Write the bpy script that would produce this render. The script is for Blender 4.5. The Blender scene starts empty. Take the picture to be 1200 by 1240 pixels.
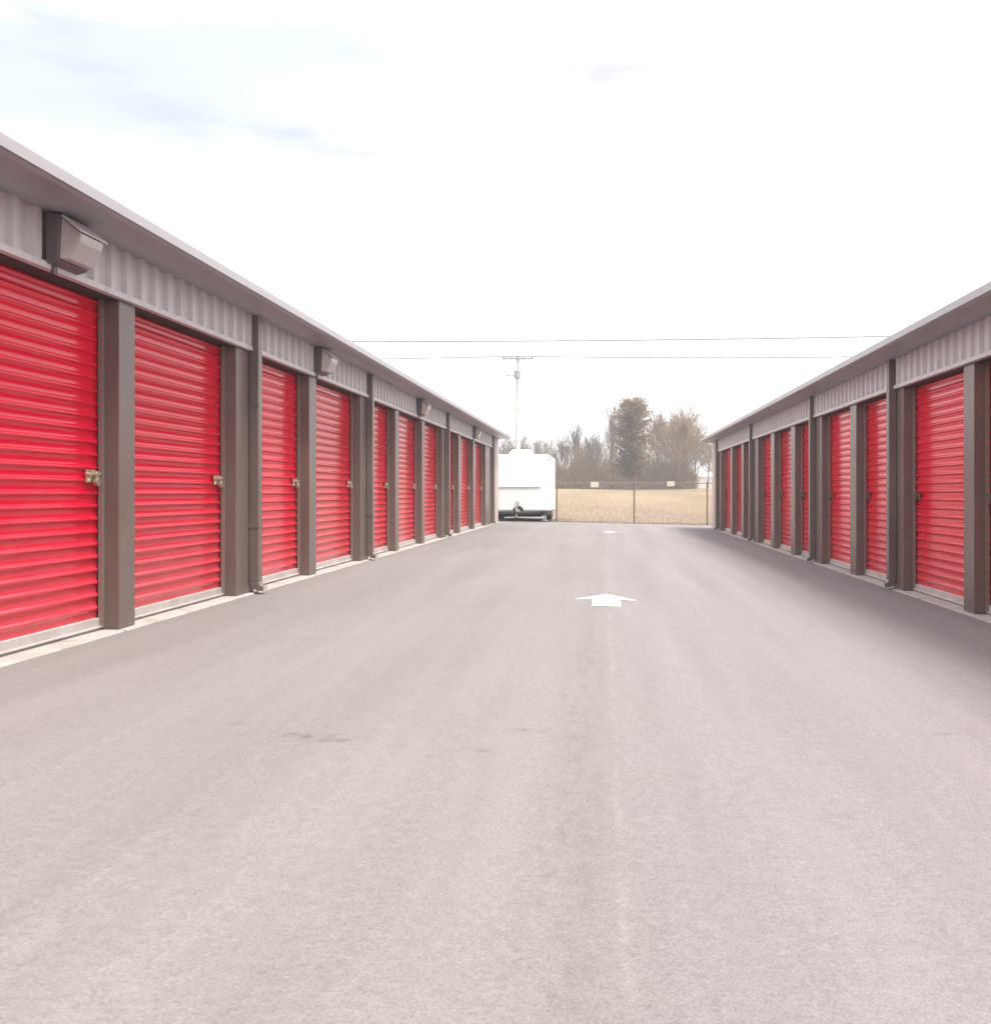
import bpy, bmesh, math, random
from mathutils import Vector, Matrix
R = math.radians
S = bpy.context.scene
C = S.collection

# ------------------------------------------------------------------ helpers
def tag(o, label=None, cat=None, group=None, kind=None):
    if label: o['label'] = label
    if cat: o['category'] = cat
    if group: o['group'] = group
    if kind: o['kind'] = kind
    return o

def empty(name, loc=(0, 0, 0), rz=0):
    o = bpy.data.objects.new(name, None)
    o.empty_display_size = 0.3
    C.objects.link(o)
    o.location = loc
    o.rotation_euler = (0, 0, rz)
    return o

class MB:
    def __init__(s):
        s.v = []; s.f = []
    def add(s, vs, fs):
        n = len(s.v)
        s.v += [tuple(p) for p in vs]
        s.f += [tuple(i + n for i in f) for f in fs]
    def box(s, x0, x1, y0, y1, z0, z1):
        s.add([(x0,y0,z0),(x1,y0,z0),(x1,y1,z0),(x0,y1,z0),(x0,y0,z1),(x1,y0,z1),(x1,y1,z1),(x0,y1,z1)],
              [(0,3,2,1),(4,5,6,7),(0,1,5,4),(1,2,6,5),(2,3,7,6),(3,0,4,7)])
    def prism(s, pts, a, b, axis='y'):
        """closed polygon pts (2D) extruded along an axis; pts are the other two axes in xyz order"""
        n = len(pts)
        def mk(p, t):
            return {'y': (p[0], t, p[1]), 'x': (t, p[0], p[1]), 'z': (p[0], p[1], t)}[axis]
        vs = [mk(p, a) for p in pts] + [mk(p, b) for p in pts]
        fs = [(i, (i+1) % n, n + (i+1) % n, n + i) for i in range(n)]
        fs += [tuple(range(n))[::-1], tuple(range(n, 2*n))]
        s.add(vs, fs)
    def sheet(s, pts, a, b, axis, nseg=1):
        """open polyline pts extruded along an axis"""
        def mk(p, t):
            return {'y': (p[0], t, p[1]), 'x': (t, p[0], p[1]), 'z': (p[0], p[1], t)}[axis]
        n = len(pts)
        vs = []
        for k in range(nseg + 1):
            vs += [mk(p, a + (b - a) * k / nseg) for p in pts]
        fs = []
        for k in range(nseg):
            for i in range(n - 1):
                fs.append((k*n+i, k*n+i+1, (k+1)*n+i+1, (k+1)*n+i))
        s.add(vs, fs)
    def tube(s, p, q, r0, r1=None, n=6, cap=True):
        if r1 is None: r1 = r0
        p = Vector(p); q = Vector(q); d = q - p
        if d.length < 1e-6: return
        d.normalize()
        a = d.orthogonal().normalized(); b = d.cross(a)
        vs = []
        for (c, r) in ((p, r0), (q, r1)):
            for i in range(n):
                t = 2*math.pi*i/n
                vs.append(c + a*(r*math.cos(t)) + b*(r*math.sin(t)))
        fs = [(i, (i+1) % n, n + (i+1) % n, n + i) for i in range(n)]
        if cap and n > 2: fs += [tuple(range(n))[::-1], tuple(range(n, 2*n))]
        s.add(vs, fs)
    def poly(s, pts, r, n=6):
        for a, b in zip(pts[:-1], pts[1:]): s.tube(a, b, r, r, n)
    def lathe(s, c, axis, prof, n=24):
        """prof: list of (t along axis, radius)"""
        c = Vector(c); d = Vector(axis).normalized(); a = d.orthogonal().normalized(); b = d.cross(a)
        vs = []; m = len(prof)
        for (t, r) in prof:
            for i in range(n):
                th = 2*math.pi*i/n
                vs.append(c + d*t + a*(r*math.cos(th)) + b*(r*math.sin(th)))
        fs = []
        for k in range(m-1):
            for i in range(n):
                fs.append((k*n+i, k*n+(i+1) % n, (k+1)*n+(i+1) % n, (k+1)*n+i))
        fs += [tuple(range(n))[::-1], tuple(range((m-1)*n, m*n))]
        s.add(vs, fs)
    def xf(s, fn):
        s.v = [fn(p) for p in s.v]; return s
    def build(s, name, mat, parent=None, smooth=False, bevel=0, recalc=True, seg=2):
        me = bpy.data.meshes.new(name)
        me.from_pydata(s.v, [], s.f)
        if recalc:
            bm = bmesh.new(); bm.from_mesh(me)
            bmesh.ops.recalc_face_normals(bm, faces=bm.faces)
            bm.to_mesh(me); bm.free()
        if smooth:
            for p in me.polygons: p.use_smooth = True
        me.materials.append(mat)
        o = bpy.data.objects.new(name, me)
        C.objects.link(o)
        if parent: o.parent = parent
        if bevel:
            m = o.modifiers.new('edge', 'BEVEL'); m.width = bevel; m.segments = seg; m.limit_method = 'ANGLE'
        return o

# ------------------------------------------------------------------ materials
def mat(name, base, rough=0.6, metal=0.0, spec=0.5, var=0.0, vscale=3.0, bump=0.0, bscale=40.0, dirt=None, stretch=(1,1,1), coat=0.0, random_tint=0.0):
    m = bpy.data.materials.new(name); m.use_nodes = True
    nt = m.node_tree; N = nt.nodes; L = nt.links
    b = N['Principled BSDF']
    b.inputs['Roughness'].default_value = rough
    b.inputs['Metallic'].default_value = metal
    b.inputs['Specular IOR Level'].default_value = spec
    b.inputs['Coat Weight'].default_value = coat
    b.inputs['Base Color'].default_value = (*base, 1)
    tc = N.new('ShaderNodeTexCoord')
    mp = N.new('ShaderNodeMapping'); mp.inputs['Scale'].default_value = stretch
    L.new(tc.outputs['Object'], mp.inputs['Vector'])
    out = None
    if var > 0:
        n1 = N.new('ShaderNodeTexNoise'); n1.inputs['Scale'].default_value = vscale; n1.inputs['Detail'].default_value = 6; n1.inputs['Roughness'].default_value = 0.65
        L.new(mp.outputs['Vector'], n1.inputs['Vector'])
        r = N.new('ShaderNodeMapRange'); r.inputs['From Min'].default_value = 0.3; r.inputs['From Max'].default_value = 0.7
        r.inputs['To Min'].default_value = 1 - var; r.inputs['To Max'].default_value = 1 + var
        L.new(n1.outputs['Fac'], r.inputs['Value'])
        mx = N.new('ShaderNodeMix'); mx.data_type = 'RGBA'; mx.blend_type = 'MULTIPLY'; mx.inputs['Factor'].default_value = 1
        mx.inputs['A'].default_value = (*base, 1)
        L.new(r.outputs['Result'], mx.inputs['B'])
        out = mx.outputs['Result']
        rr = N.new('ShaderNodeMapRange'); rr.inputs['From Min'].default_value = 0.3; rr.inputs['From Max'].default_value = 0.7
        rr.inputs['To Min'].default_value = max(0, rough * 0.85); rr.inputs['To Max'].default_value = min(1, rough * 1.2)
        L.new(n1.outputs['Fac'], rr.inputs['Value']); L.new(rr.outputs['Result'], b.inputs['Roughness'])
    if dirt:
        n2 = N.new('ShaderNodeTexNoise'); n2.inputs['Scale'].default_value = dirt[1]; n2.inputs['Detail'].default_value = 8; n2.inputs['Roughness'].default_value = 0.7
        L.new(mp.outputs['Vector'], n2.inputs['Vector'])
        r2 = N.new('ShaderNodeMapRange'); r2.inputs['From Min'].default_value = 0.52; r2.inputs['From Max'].default_value = 0.72; r2.inputs['To Max'].default_value = dirt[2]
        L.new(n2.outputs['Fac'], r2.inputs['Value'])
        m2 = N.new('ShaderNodeMix'); m2.data_type = 'RGBA'
        L.new(r2.outputs['Result'], m2.inputs['Factor'])
        if out: L.new(out, m2.inputs['A'])
        else: m2.inputs['A'].default_value = (*base, 1)
        m2.inputs['B'].default_value = (*dirt[0], 1)
        out = m2.outputs['Result']
    if random_tint > 0:
        oi = N.new('ShaderNodeObjectInfo')
        hs = N.new('ShaderNodeHueSaturation')
        r3 = N.new('ShaderNodeMapRange'); r3.inputs['To Min'].default_value = 1 - random_tint; r3.inputs['To Max'].default_value = 1 + random_tint
        L.new(oi.outputs['Random'], r3.inputs['Value']); L.new(r3.outputs['Result'], hs.inputs['Value'])
        if out: L.new(out, hs.inputs['Color'])
        else: hs.inputs['Color'].default_value = (*base, 1)
        out = hs.outputs['Color']
    if out: L.new(out, b.inputs['Base Color'])
    if bump > 0:
        n3 = N.new('ShaderNodeTexNoise'); n3.inputs['Scale'].default_value = bscale; n3.inputs['Detail'].default_value = 4
        L.new(mp.outputs['Vector'], n3.inputs['Vector'])
        bp = N.new('ShaderNodeBump'); bp.inputs['Strength'].default_value = bump; bp.inputs['Distance'].default_value = 0.02
        L.new(n3.outputs['Fac'], bp.inputs['Height']); L.new(bp.outputs['Normal'], b.inputs['Normal'])
    return m

def slab_joints(m):
    # saw-cut joints across the apron
    N = m.node_tree.nodes; L = m.node_tree.links; b = N['Principled BSDF']
    src = b.inputs['Base Color'].links[0].from_socket
    tc = N.new('ShaderNodeTexCoord'); sp = N.new('ShaderNodeSeparateXYZ'); L.new(tc.outputs['Object'], sp.inputs['Vector'])
    d = N.new('ShaderNodeMath'); d.operation = 'DIVIDE'; L.new(sp.outputs['Y'], d.inputs[0]); d.inputs[1].default_value = 2.24
    f = N.new('ShaderNodeMath'); f.operation = 'FRACT'; L.new(d.outputs['Value'], f.inputs[0])
    r = N.new('ShaderNodeMath'); r.operation = 'LESS_THAN'; L.new(f.outputs['Value'], r.inputs[0]); r.inputs[1].default_value = 0.006
    x = N.new('ShaderNodeMix'); x.data_type = 'RGBA'; L.new(r.outputs['Value'], x.inputs['Factor']); L.new(src, x.inputs['A']); x.inputs['B'].default_value = (0.07, 0.06, 0.055, 1)
    L.new(x.outputs['Result'], b.inputs['Base Color'])

def dust_low(m):
    # pale dust splashed up onto the lowest slats, in patches
    N = m.node_tree.nodes; L = m.node_tree.links; b = N['Principled BSDF']
    src = b.inputs['Base Color'].links[0].from_socket
    tc = N.new('ShaderNodeTexCoord'); sp = N.new('ShaderNodeSeparateXYZ'); L.new(tc.outputs['Object'], sp.inputs['Vector'])
    n = N.new('ShaderNodeTexNoise'); n.inputs['Scale'].default_value = 2.3; n.inputs['Detail'].default_value = 7; n.inputs['Roughness'].default_value = 0.65; L.new(tc.outputs['Object'], n.inputs['Vector'])
    h = N.new('ShaderNodeMath'); h.operation = 'MULTIPLY_ADD'; L.new(n.outputs['Fac'], h.inputs[0]); h.inputs[1].default_value = -1.3; L.new(sp.outputs['Z'], h.inputs[2])
    r = N.new('ShaderNodeMapRange'); r.inputs['From Min'].default_value = -0.65; r.inputs['From Max'].default_value = 0.35; r.inputs['To Min'].default_value = 0.26; r.inputs['To Max'].default_value = 0.0; L.new(h.outputs['Value'], r.inputs['Value'])
    x = N.new('ShaderNodeMix'); x.data_type = 'RGBA'; L.new(r.outputs['Result'], x.inputs['Factor']); L.new(src, x.inputs['A']); x.inputs['B'].default_value = (0.52, 0.20, 0.20, 1)
    L.new(x.outputs['Result'], b.inputs['Base Color'])

M = {}
M['door'] = mat('red_door_paint', (0.61, 0.0005, 0.027), rough=0.13, spec=0.42, var=0.06, vscale=0.9, stretch=(1,0.4,1), random_tint=0.10)
dust_low(M['door'])
M['bronze'] = mat('bronze_trim_paint', (0.142, 0.108, 0.096), rough=0.33, var=0.10, vscale=2.0, bump=0.04, bscale=3.0, dirt=((0.26,0.21,0.18), 2.5, 0.3), stretch=(1,1,0.5))
M['gutter'] = mat('gutter_paint', (0.29, 0.29, 0.315), rough=0.40, var=0.08, vscale=1.5, bump=0.03, bscale=4.0, dirt=((0.12,0.10,0.10), 2.0, 0.35), stretch=(1,0.35,1))
M['panel'] = mat('stone_grey_panel', (0.53, 0.51, 0.52), rough=0.40, var=0.06, vscale=3.0, dirt=((0.26,0.225,0.21), 3.0, 0.45), stretch=(1,2.5,0.5))
M['cornertrim'] = mat('pale_corner_trim', (0.50, 0.42, 0.39), rough=0.5, var=0.06)
M['gutter_lit'] = mat('gutter_lit_paint', (0.35, 0.34, 0.355), rough=0.35, var=0.06, stretch=(1,0.4,1))  # paler copy of the gutter colour, with sky light painted in
M['header_shade'] = mat('header_shade_black', (0.03, 0.023, 0.022), rough=0.75)  # near black, painting in the shade under the header
M['roof'] = mat('galvalume_roof', (0.5, 0.49, 0.49), rough=0.38, metal=0.4, var=0.06)
M['concrete'] = mat('apron_concrete', (0.335, 0.312, 0.29), rough=0.85, var=0.16, vscale=4.5, bump=0.25, bscale=60, dirt=((0.17,0.148,0.132), 3.4, 0.75))
slab_joints(M['concrete'])
M['galv'] = mat('galvanised_steel', (0.50, 0.47, 0.45), rough=0.45, metal=0.25, var=0.15, vscale=6, dirt=((0.3,0.25,0.22), 4, 0.5))
M['track'] = mat('door_guide_steel', (0.26, 0.19, 0.17), rough=0.5, metal=0.3)
M['brass'] = mat('latch_metal', (0.62, 0.56, 0.42), rough=0.32, metal=0.75, var=0.1, vscale=20)
M['dull_latch'] = mat('dull_latch', (0.16, 0.10, 0.09), rough=0.5, metal=0.3)
M['lock'] = mat('lock_steel', (0.45, 0.40, 0.30), rough=0.35, metal=0.7)
M['lightbody'] = mat('lamp_housing_bronze', (0.12, 0.105, 0.108), rough=0.5)
M['lens'] = mat('lamp_refractor', (0.40, 0.37, 0.35), rough=0.22, spec=0.6, var=0.1, vscale=8)
M['hood'] = mat('lamp_hood', (0.5, 0.48, 0.46), rough=0.4)
M['trailer'] = mat('white_trailer_skin', (0.88, 0.88, 0.87), rough=0.3, var=0.02, vscale=1.5)
M['trim'] = mat('trailer_trim', (0.33, 0.35, 0.34), rough=0.4, metal=0.3)
M['rubber'] = mat('tyre_rubber', (0.014, 0.014, 0.014), rough=0.8)
M['dark'] = mat('dark_frame', (0.02, 0.02, 0.02), rough=0.6)
M['rim'] = mat('wheel_rim', (0.55, 0.55, 0.55), rough=0.35, metal=0.5)
M['amber'] = mat('amber_lens', (0.65, 0.25, 0.1), rough=0.25)
M['pole'] = mat('weathered_pole', (0.60, 0.60, 0.61), rough=0.8, var=0.15, vscale=3)
M['wire'] = mat('wire', (0.30, 0.30, 0.31), rough=0.6)
M['transformer'] = mat('transformer_grey', (0.30, 0.31, 0.32), rough=0.5)
M['ceramic'] = mat('insulator', (0.35, 0.33, 0.33), rough=0.3)
M['fence'] = mat('fence_steel', (0.16, 0.13, 0.095), rough=0.5, metal=0.3)
M['mesh'] = mat('chain_link_wire', (0.36, 0.34, 0.31), rough=0.5, metal=0.3)
M['sign'] = mat('sign_plate', (0.60, 0.56, 0.45), rough=0.4)
M['house'] = mat('white_siding', (0.72, 0.66, 0.64), rough=0.7, var=0.05)
M['houseroof'] = mat('pale_roof', (0.55, 0.50, 0.49), rough=0.6)
M['glassdark'] = mat('window_pane', (0.09, 0.10, 0.11), rough=0.1)
M['wood'] = mat('weathered_wood', (0.14, 0.10, 0.08), rough=0.85, var=0.2)
M['bark'] = mat('grey_bark', (0.185, 0.17, 0.14), rough=0.9, var=0.2, vscale=4, random_tint=0.2)
M['bark2'] = mat('tan_bark', (0.225, 0.168, 0.12), rough=0.9, var=0.2, vscale=4, random_tint=0.15)
M['pinebark'] = mat('pine_bark', (0.13, 0.09, 0.07), rough=0.9)

def leafmat(name, c1, c2, scale=0.6):
    m = bpy.data.materials.new(name); m.use_nodes = True
    N = m.node_tree.nodes; L = m.node_tree.links; b = N['Principled BSDF']
    tc = N.new('ShaderNodeTexCoord'); n = N.new('ShaderNodeTexNoise'); n.inputs['Scale'].default_value = scale; n.inputs['Detail'].default_value = 5
    L.new(tc.outputs['Object'], n.inputs['Vector'])
    cr = N.new('ShaderNodeValToRGB'); cr.color_ramp.elements[0].position = 0.35; cr.color_ramp.elements[1].position = 0.65
    cr.color_ramp.elements[0].color = (*c1, 1); cr.color_ramp.elements[1].color = (*c2, 1)
    L.new(n.outputs['Fac'], cr.inputs['Fac']); L.new(cr.outputs['Color'], b.inputs['Base Color'])
    b.inputs['Roughness'].default_value = 0.75
    return m
M['needle'] = leafmat('rusty_evergreen', (0.058, 0.050, 0.018), (0.165, 0.105, 0.045), 0.4)
M['needle2'] = leafmat('grey_evergreen', (0.07, 0.075, 0.055), (0.12, 0.12, 0.09), 0.6)
M['thicket'] = leafmat('thicket_stems', (0.105, 0.082, 0.050), (0.20, 0.145, 0.095), 0.25)
M['brush'] = leafmat('brush_leaves', (0.060, 0.052, 0.026), (0.13, 0.095, 0.05), 0.8)
M['dead'] = leafmat('dead_leaves', (0.17, 0.12, 0.085), (0.28, 0.20, 0.15), 0.8)
M['drygrass'] = leafmat('dry_grass', (0.18, 0.134, 0.086), (0.24, 0.182, 0.116), 0.15)

def asphalt_material():
    m = bpy.data.materials.new('weathered_asphalt'); m.use_nodes = True
    N = m.node_tree.nodes; L = m.node_tree.links; b = N['Principled BSDF']
    tc = N.new('ShaderNodeTexCoord')
    def noise(scale, detail, sc=(1,1,1), rough=0.6, loc=(0,0,0)):
        mp = N.new('ShaderNodeMapping'); mp.inputs['Scale'].default_value = sc; mp.inputs['Location'].default_value = loc
        L.new(tc.outputs['Object'], mp.inputs['Vector'])
        n = N.new('ShaderNodeTexNoise'); n.inputs['Scale'].default_value = scale; n.inputs['Detail'].default_value = detail; n.inputs['Roughness'].default_value = rough
        L.new(mp.outputs['Vector'], n.inputs['Vector']); return n.outputs['Fac']
    def rng(v, a, b_, c, d):
        r = N.new('ShaderNodeMapRange'); r.inputs['From Min'].default_value = a; r.inputs['From Max'].default_value = b_
        r.inputs['To Min'].default_value = c; r.inputs['To Max'].default_value = d; L.new(v, r.inputs['Value']); return r.outputs['Result']
    def mix(f, a, b_, mode='MIX'):
        x = N.new('ShaderNodeMix'); x.data_type = 'RGBA'; x.blend_type = mode
        for (sock, val) in (('Factor', f), ('A', a), ('B', b_)):
            if isinstance(val, (int, float)): x.inputs[sock].default_value = val
            elif isinstance(val, tuple): x.inputs[sock].default_value = (*val, 1)
            else: L.new(val, x.inputs[sock])
        return x.outputs['Result']
    def math_(op, a, b_=None):
        x = N.new('ShaderNodeMath'); x.operation = op
        for i, v in enumerate((a, b_)):
            if v is None: continue
            if isinstance(v, (int, float)): x.inputs[i].default_value = v
            else: L.new(v, x.inputs[i])
        return x.outputs['Value']
    sep = N.new('ShaderNodeSeparateXYZ'); L.new(tc.outputs['Object'], sep.inputs['Vector'])
    X, Y = sep.outputs['X'], sep.outputs['Y']
    # broad patches, beige on the left lane and pinker on the right
    big = noise(0.35, 4, (1, 0.5, 1))
    col = mix(rng(big, 0.35, 0.65, 0, 1), (0.169, 0.158, 0.151), (0.186, 0.174, 0.168))
    lane = math_('ADD', X, rng(noise(1.2, 3), 0, 1, -0.5, 0.5))
    col = mix(rng(lane, -0.6, 0.9, 0, 0.75), col, (0.188, 0.170, 0.177))
    # long streaks left by wheels
    st = noise(1.0, 5, (2.4, 0.12, 1), 0.6)
    col = mix(1.0, col, rng(st, 0.3, 0.7, 0.90, 1.08), 'MULTIPLY')
    # dark oily drip band just left of the paving seam
    band = math_('ABSOLUTE', math_('ADD', math_('ADD', X, 0.10), rng(noise(2.0, 3, (1, 0.4, 1)), 0, 1, -0.08, 0.08)))
    bandf = math_('MULTIPLY', rng(band, 0.0, 0.16, 0.5, 0), rng(noise(9, 5, (2, 0.7, 1), 0.75), 0.48, 0.66, 0, 1))
    col = mix(bandf, col, (0.110, 0.100, 0.090))
    # the pale paving seam
    seam = math_('ABSOLUTE', math_('ADD', math_('SUBTRACT', X, 0.046), rng(noise(1.4, 4, (0, 1, 0)), 0, 1, -0.035, 0.035)))
    seamf = math_('MULTIPLY', rng(seam, 0.002, 0.020, 0.38, 0), rng(noise(3, 4, (0.2, 1, 1)), 0.40, 0.6, 0, 1))
    col = mix(seamf, col, (0.24, 0.215, 0.212))
    # scuffs and drips where they lie on the ground
    def spot(cx, cy, rx, ry, amount):
        dx = math_('DIVIDE', math_('SUBTRACT', X, cx), rx); dy = math_('DIVIDE', math_('SUBTRACT', Y, cy), ry)
        d = math_('SQRT', math_('ADD', math_('MULTIPLY', dx, dx), math_('MULTIPLY', dy, dy)))
        return math_('MULTIPLY', rng(d, 0.3, 1.0, amount, 0), rng(noise(14, 4, (1, 1, 1), 0.7), 0.50, 0.62, 0, 1))
    for sp in ((-1.25, 4.05, 0.33, 0.10, 0.7), (-1.02, 3.98, 0.16, 0.05, 0.7), (-0.34, 4.22, 0.12, 0.07, 0.65), (1.45, 4.35, 0.12, 0.06, 0.5),
               (-1.62, 4.25, 0.2, 0.05, 0.5), (-0.45, 3.9, 0.2, 0.05, 0.5), (-2.1, 6.6, 0.5, 0.2, 0.3), (0.9, 7.5, 0.5, 0.3, 0.2)):
        col = mix(spot(*sp), col, (0.085, 0.076, 0.072))
    # aggregate
    agg = noise(120, 3, (1, 1, 1), 0.7)
    col = mix(1.0, col, rng(agg, 0.3, 0.7, 0.80, 1.20), 'MULTIPLY')
    fine = noise(28, 5, (1, 1, 1), 0.7)
    col = mix(1.0, col, rng(fine, 0.3, 0.7, 0.89, 1.11), 'MULTIPLY')
    vo = N.new('ShaderNodeTexVoronoi'); vo.inputs['Scale'].default_value = 55; L.new(tc.outputs['Object'], vo.inputs['Vector'])
    chip = math_('MULTIPLY', rng(vo.outputs['Distance'], 0.08, 0.16, 1, 0), rng(noise(3.5, 3, loc=(3,1,0)), 0.5, 0.68, 0, 0.5))
    col = mix(chip, col, (0.26, 0.24, 0.22))
    L.new(col, b.inputs['Base Color'])
    L.new(rng(fine, 0.3, 0.7, 0.80, 0.95), b.inputs['Roughness'])
    b.inputs['Specular IOR Level'].default_value = 0.22
    bp = N.new('ShaderNodeBump'); bp.inputs['Strength'].default_value = 0.16; bp.inputs['Distance'].default_value = 0.006
    L.new(math_('ADD', agg, math_('MULTIPLY', fine, 0.6)), bp.inputs['Height']); L.new(bp.outputs['Normal'], b.inputs['Normal'])
    return m
M['asphalt'] = asphalt_material()

def field_material():
    m = bpy.data.materials.new('dormant_field'); m.use_nodes = True
    N = m.node_tree.nodes; L = m.node_tree.links; b = N['Principled BSDF']
    tc = N.new('ShaderNodeTexCoord')
    def ramp(scale, detail, pts, sc=(1,1,1)):
        mp = N.new('ShaderNodeMapping'); mp.inputs['Scale'].default_value = sc; L.new(tc.outputs['Object'], mp.inputs['Vector'])
        n = N.new('ShaderNodeTexNoise'); n.inputs['Scale'].default_value = scale; n.inputs['Detail'].default_value = detail; n.inputs['Roughness'].default_value = 0.6
        L.new(mp.outputs['Vector'], n.inputs['Vector'])
        cr = N.new('ShaderNodeValToRGB'); cr.color_ramp.elements[0].position = pts[0][0]; cr.color_ramp.elements[0].color = (*pts[0][1], 1)
        cr.color_ramp.elements[1].position = pts[-1][0]; cr.color_ramp.elements[1].color = (*pts[-1][1], 1)
        for p in pts[1:-1]:
            e = cr.color_ramp.elements.new(p[0]); e.color = (*p[1], 1)
        L.new(n.outputs['Fac'], cr.inputs['Fac']); return cr.outputs['Color']
    a = ramp(0.12, 6, [(0.34, (0.175, 0.128, 0.092)), (0.48, (0.225, 0.170, 0.108)), (0.58, (0.255, 0.195, 0.128)), (0.7, (0.20, 0.172, 0.10))], (1, 0.35, 1))
    c = ramp(3.0, 6, [(0.3, (0.8, 0.8, 0.8)), (0.7, (1.15, 1.15, 1.15))])
    x = N.new('ShaderNodeMix'); x.data_type = 'RGBA'; x.blend_type = 'MULTIPLY'; x.inputs['Factor'].default_value = 1
    L.new(a, x.inputs['A']); L.new(c, x.inputs['B'])
    sp = N.new('ShaderNodeSeparateXYZ'); L.new(tc.outputs['Object'], sp.inputs['Vector'])
    nn = N.new('ShaderNodeTexNoise'); nn.inputs['Scale'].default_value = 0.25; nn.inputs['Detail'].default_value = 5; L.new(tc.outputs['Object'], nn.inputs['Vector'])
    ad = N.new('ShaderNodeMath'); ad.operation = 'MULTIPLY_ADD'; L.new(nn.outputs['Fac'], ad.inputs[0]); ad.inputs[1].default_value = 22; L.new(sp.outputs['Y'], ad.inputs[2])
    rg = N.new('ShaderNodeMapRange'); rg.inputs['From Min'].default_value = 52; rg.inputs['From Max'].default_value = 68; rg.inputs['To Min'].default_value = 0.75; rg.inputs['To Max'].default_value = 0; L.new(ad.outputs['Value'], rg.inputs['Value'])
    y = N.new('ShaderNodeMix'); y.data_type = 'RGBA'; L.new(rg.outputs['Result'], y.inputs['Factor']); L.new(x.outputs['Result'], y.inputs['A']); y.inputs['B'].default_value = (0.18, 0.137, 0.107, 1)   # bare worn soil by the pavement
    L.new(y.outputs['Result'], b.inputs['Base Color'])
    b.inputs['Roughness'].default_value = 0.9; b.inputs['Specular IOR Level'].default_value = 0.1
    return m
M['field'] = field_material()

def paint_material(name, wear, col):
    m = bpy.data.materials.new(name); m.use_nodes = True
    N = m.node_tree.nodes; L = m.node_tree.links; b = N['Principled BSDF']
    tc = N.new('ShaderNodeTexCoord'); n = N.new('ShaderNodeTexNoise'); n.inputs['Scale'].default_value = 14; n.inputs['Detail'].default_value = 8; n.inputs['Roughness'].default_value = 0.75
    L.new(tc.outputs['Object'], n.inputs['Vector'])
    r = N.new('ShaderNodeMapRange'); r.inputs['From Min'].default_value = wear; r.inputs['From Max'].default_value = wear + 0.1; L.new(n.outputs['Fac'], r.inputs['Value'])
    x = N.new('ShaderNodeMix'); x.data_type = 'RGBA'; x.inputs['A'].default_value = (*col, 1); x.inputs['B'].default_value = (0.21, 0.195, 0.185, 1)
    L.new(r.outputs['Result'], x.inputs['Factor']); L.new(x.outputs['Result'], b.inputs['Base Color']); b.inputs['Roughness'].default_value = 0.7
    return m
M['paint'] = paint_material('white_road_paint', 0.57, (0.66, 0.63, 0.61))
M['paint_worn'] = paint_material('worn_road_paint', 0.47, (0.29, 0.275, 0.27))

# ------------------------------------------------------------------ ground
SL = 0.0235
def gz(x):
    return -SL * (min(max(x, -3.25), 3.25) + 3.25)
YEND = 33.0

g = MB()
xs = [-40, -12, -3.25, -1.9, 0, 1.2, 2.2, 3.25, 12, 40]
for (x0, x1) in zip(xs[:-1], xs[1:]):
    yend = 39.5 if x1 <= -1.8 else YEND
    g.add([(x0, -60, gz(x0)), (x1, -60, gz(x1)), (x1, yend, gz(x1)), (x0, yend, gz(x0))], [(0, 1, 2, 3)])
tag(g.build('driveway', M['asphalt'], smooth=False), kind='structure')

def terrain(x, y):
    base = gz(x) - 0.03
    if y < 33.0: return base - 0.35
    t = min(max((y - 33.0) / 75.0, 0), 1)
    s = t * t * (3 - 2 * t)
    h = base + (1.36 - base) * s
    if -12 < x < -1.89 and y < 39.6: h = base - 0.08
    h += 0.05 * math.sin(x * 0.31 + y * 0.17) * min(1, max(0, (y - 34) / 10))
    return h
f = MB()
fx = [-600, -300, -150, -90] + list(range(-60, -12, 6)) + [-12, -11.9, -9, -6, -3, -1.95, -1.88, -1, 0.3, 1.5, 3, 4.5, 6, 9, 12] + list(range(18, 62, 6)) + [90, 150, 300, 600]
fy = [-600, -300, -61, 0, 32.9, 33.0, 33.3, 34, 35, 36.5, 38, 39.5, 39.7, 41, 44] + list(range(48, 112, 4)) + [118, 130, 160, 220, 400, 600]
nx = len(fx)
vs = [(x, y, terrain(x, y)) for y in fy for x in fx]
fs = [(j*nx+i, j*nx+i+1, (j+1)*nx+i+1, (j+1)*nx+i) for j in range(len(fy)-1) for i in range(nx-1)]
f.add(vs, fs)
tag(f.build('field', M['field'], smooth=True), kind='structure')

# dry grass growing on the field, thicker along the pavement edge
rnd = random.Random(5)
gr = MB()
def blade(x, y, h):
    z = terrain(x, y) - 0.01
    a = rnd.uniform(0, math.pi); w = 0.006 + h * 0.05
    dx, dy = math.cos(a) * w, math.sin(a) * w
    lx, ly = rnd.uniform(-.5, .5) * h, rnd.uniform(-.5, .5) * h
    gr.add([(x-dx, y-dy, z), (x+dx, y+dy, z), (x+lx, y+ly, z+h)], [(0, 1, 2)])
for _ in range(2600):
    x = rnd.uniform(-1.8, 9); y = 33.05 + abs(rnd.gauss(0, 0.5)); blade(x, y, rnd.uniform(0.02, 0.09))
for _ in range(12000):
    y = 33.5 + 60 * rnd.random() ** 1.7; x = rnd.uniform(-0.12*y, 0.14*y)
    if x < -1.8 and y < 40: continue
    blade(x, y, rnd.uniform(0.02, 0.06) * (1 + y / 90))
tag(gr.build('dry_grass', M['drygrass'], recalc=False), label='short straw coloured dormant grass covering the field behind the fence', cat='grass', kind='stuff')

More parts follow.
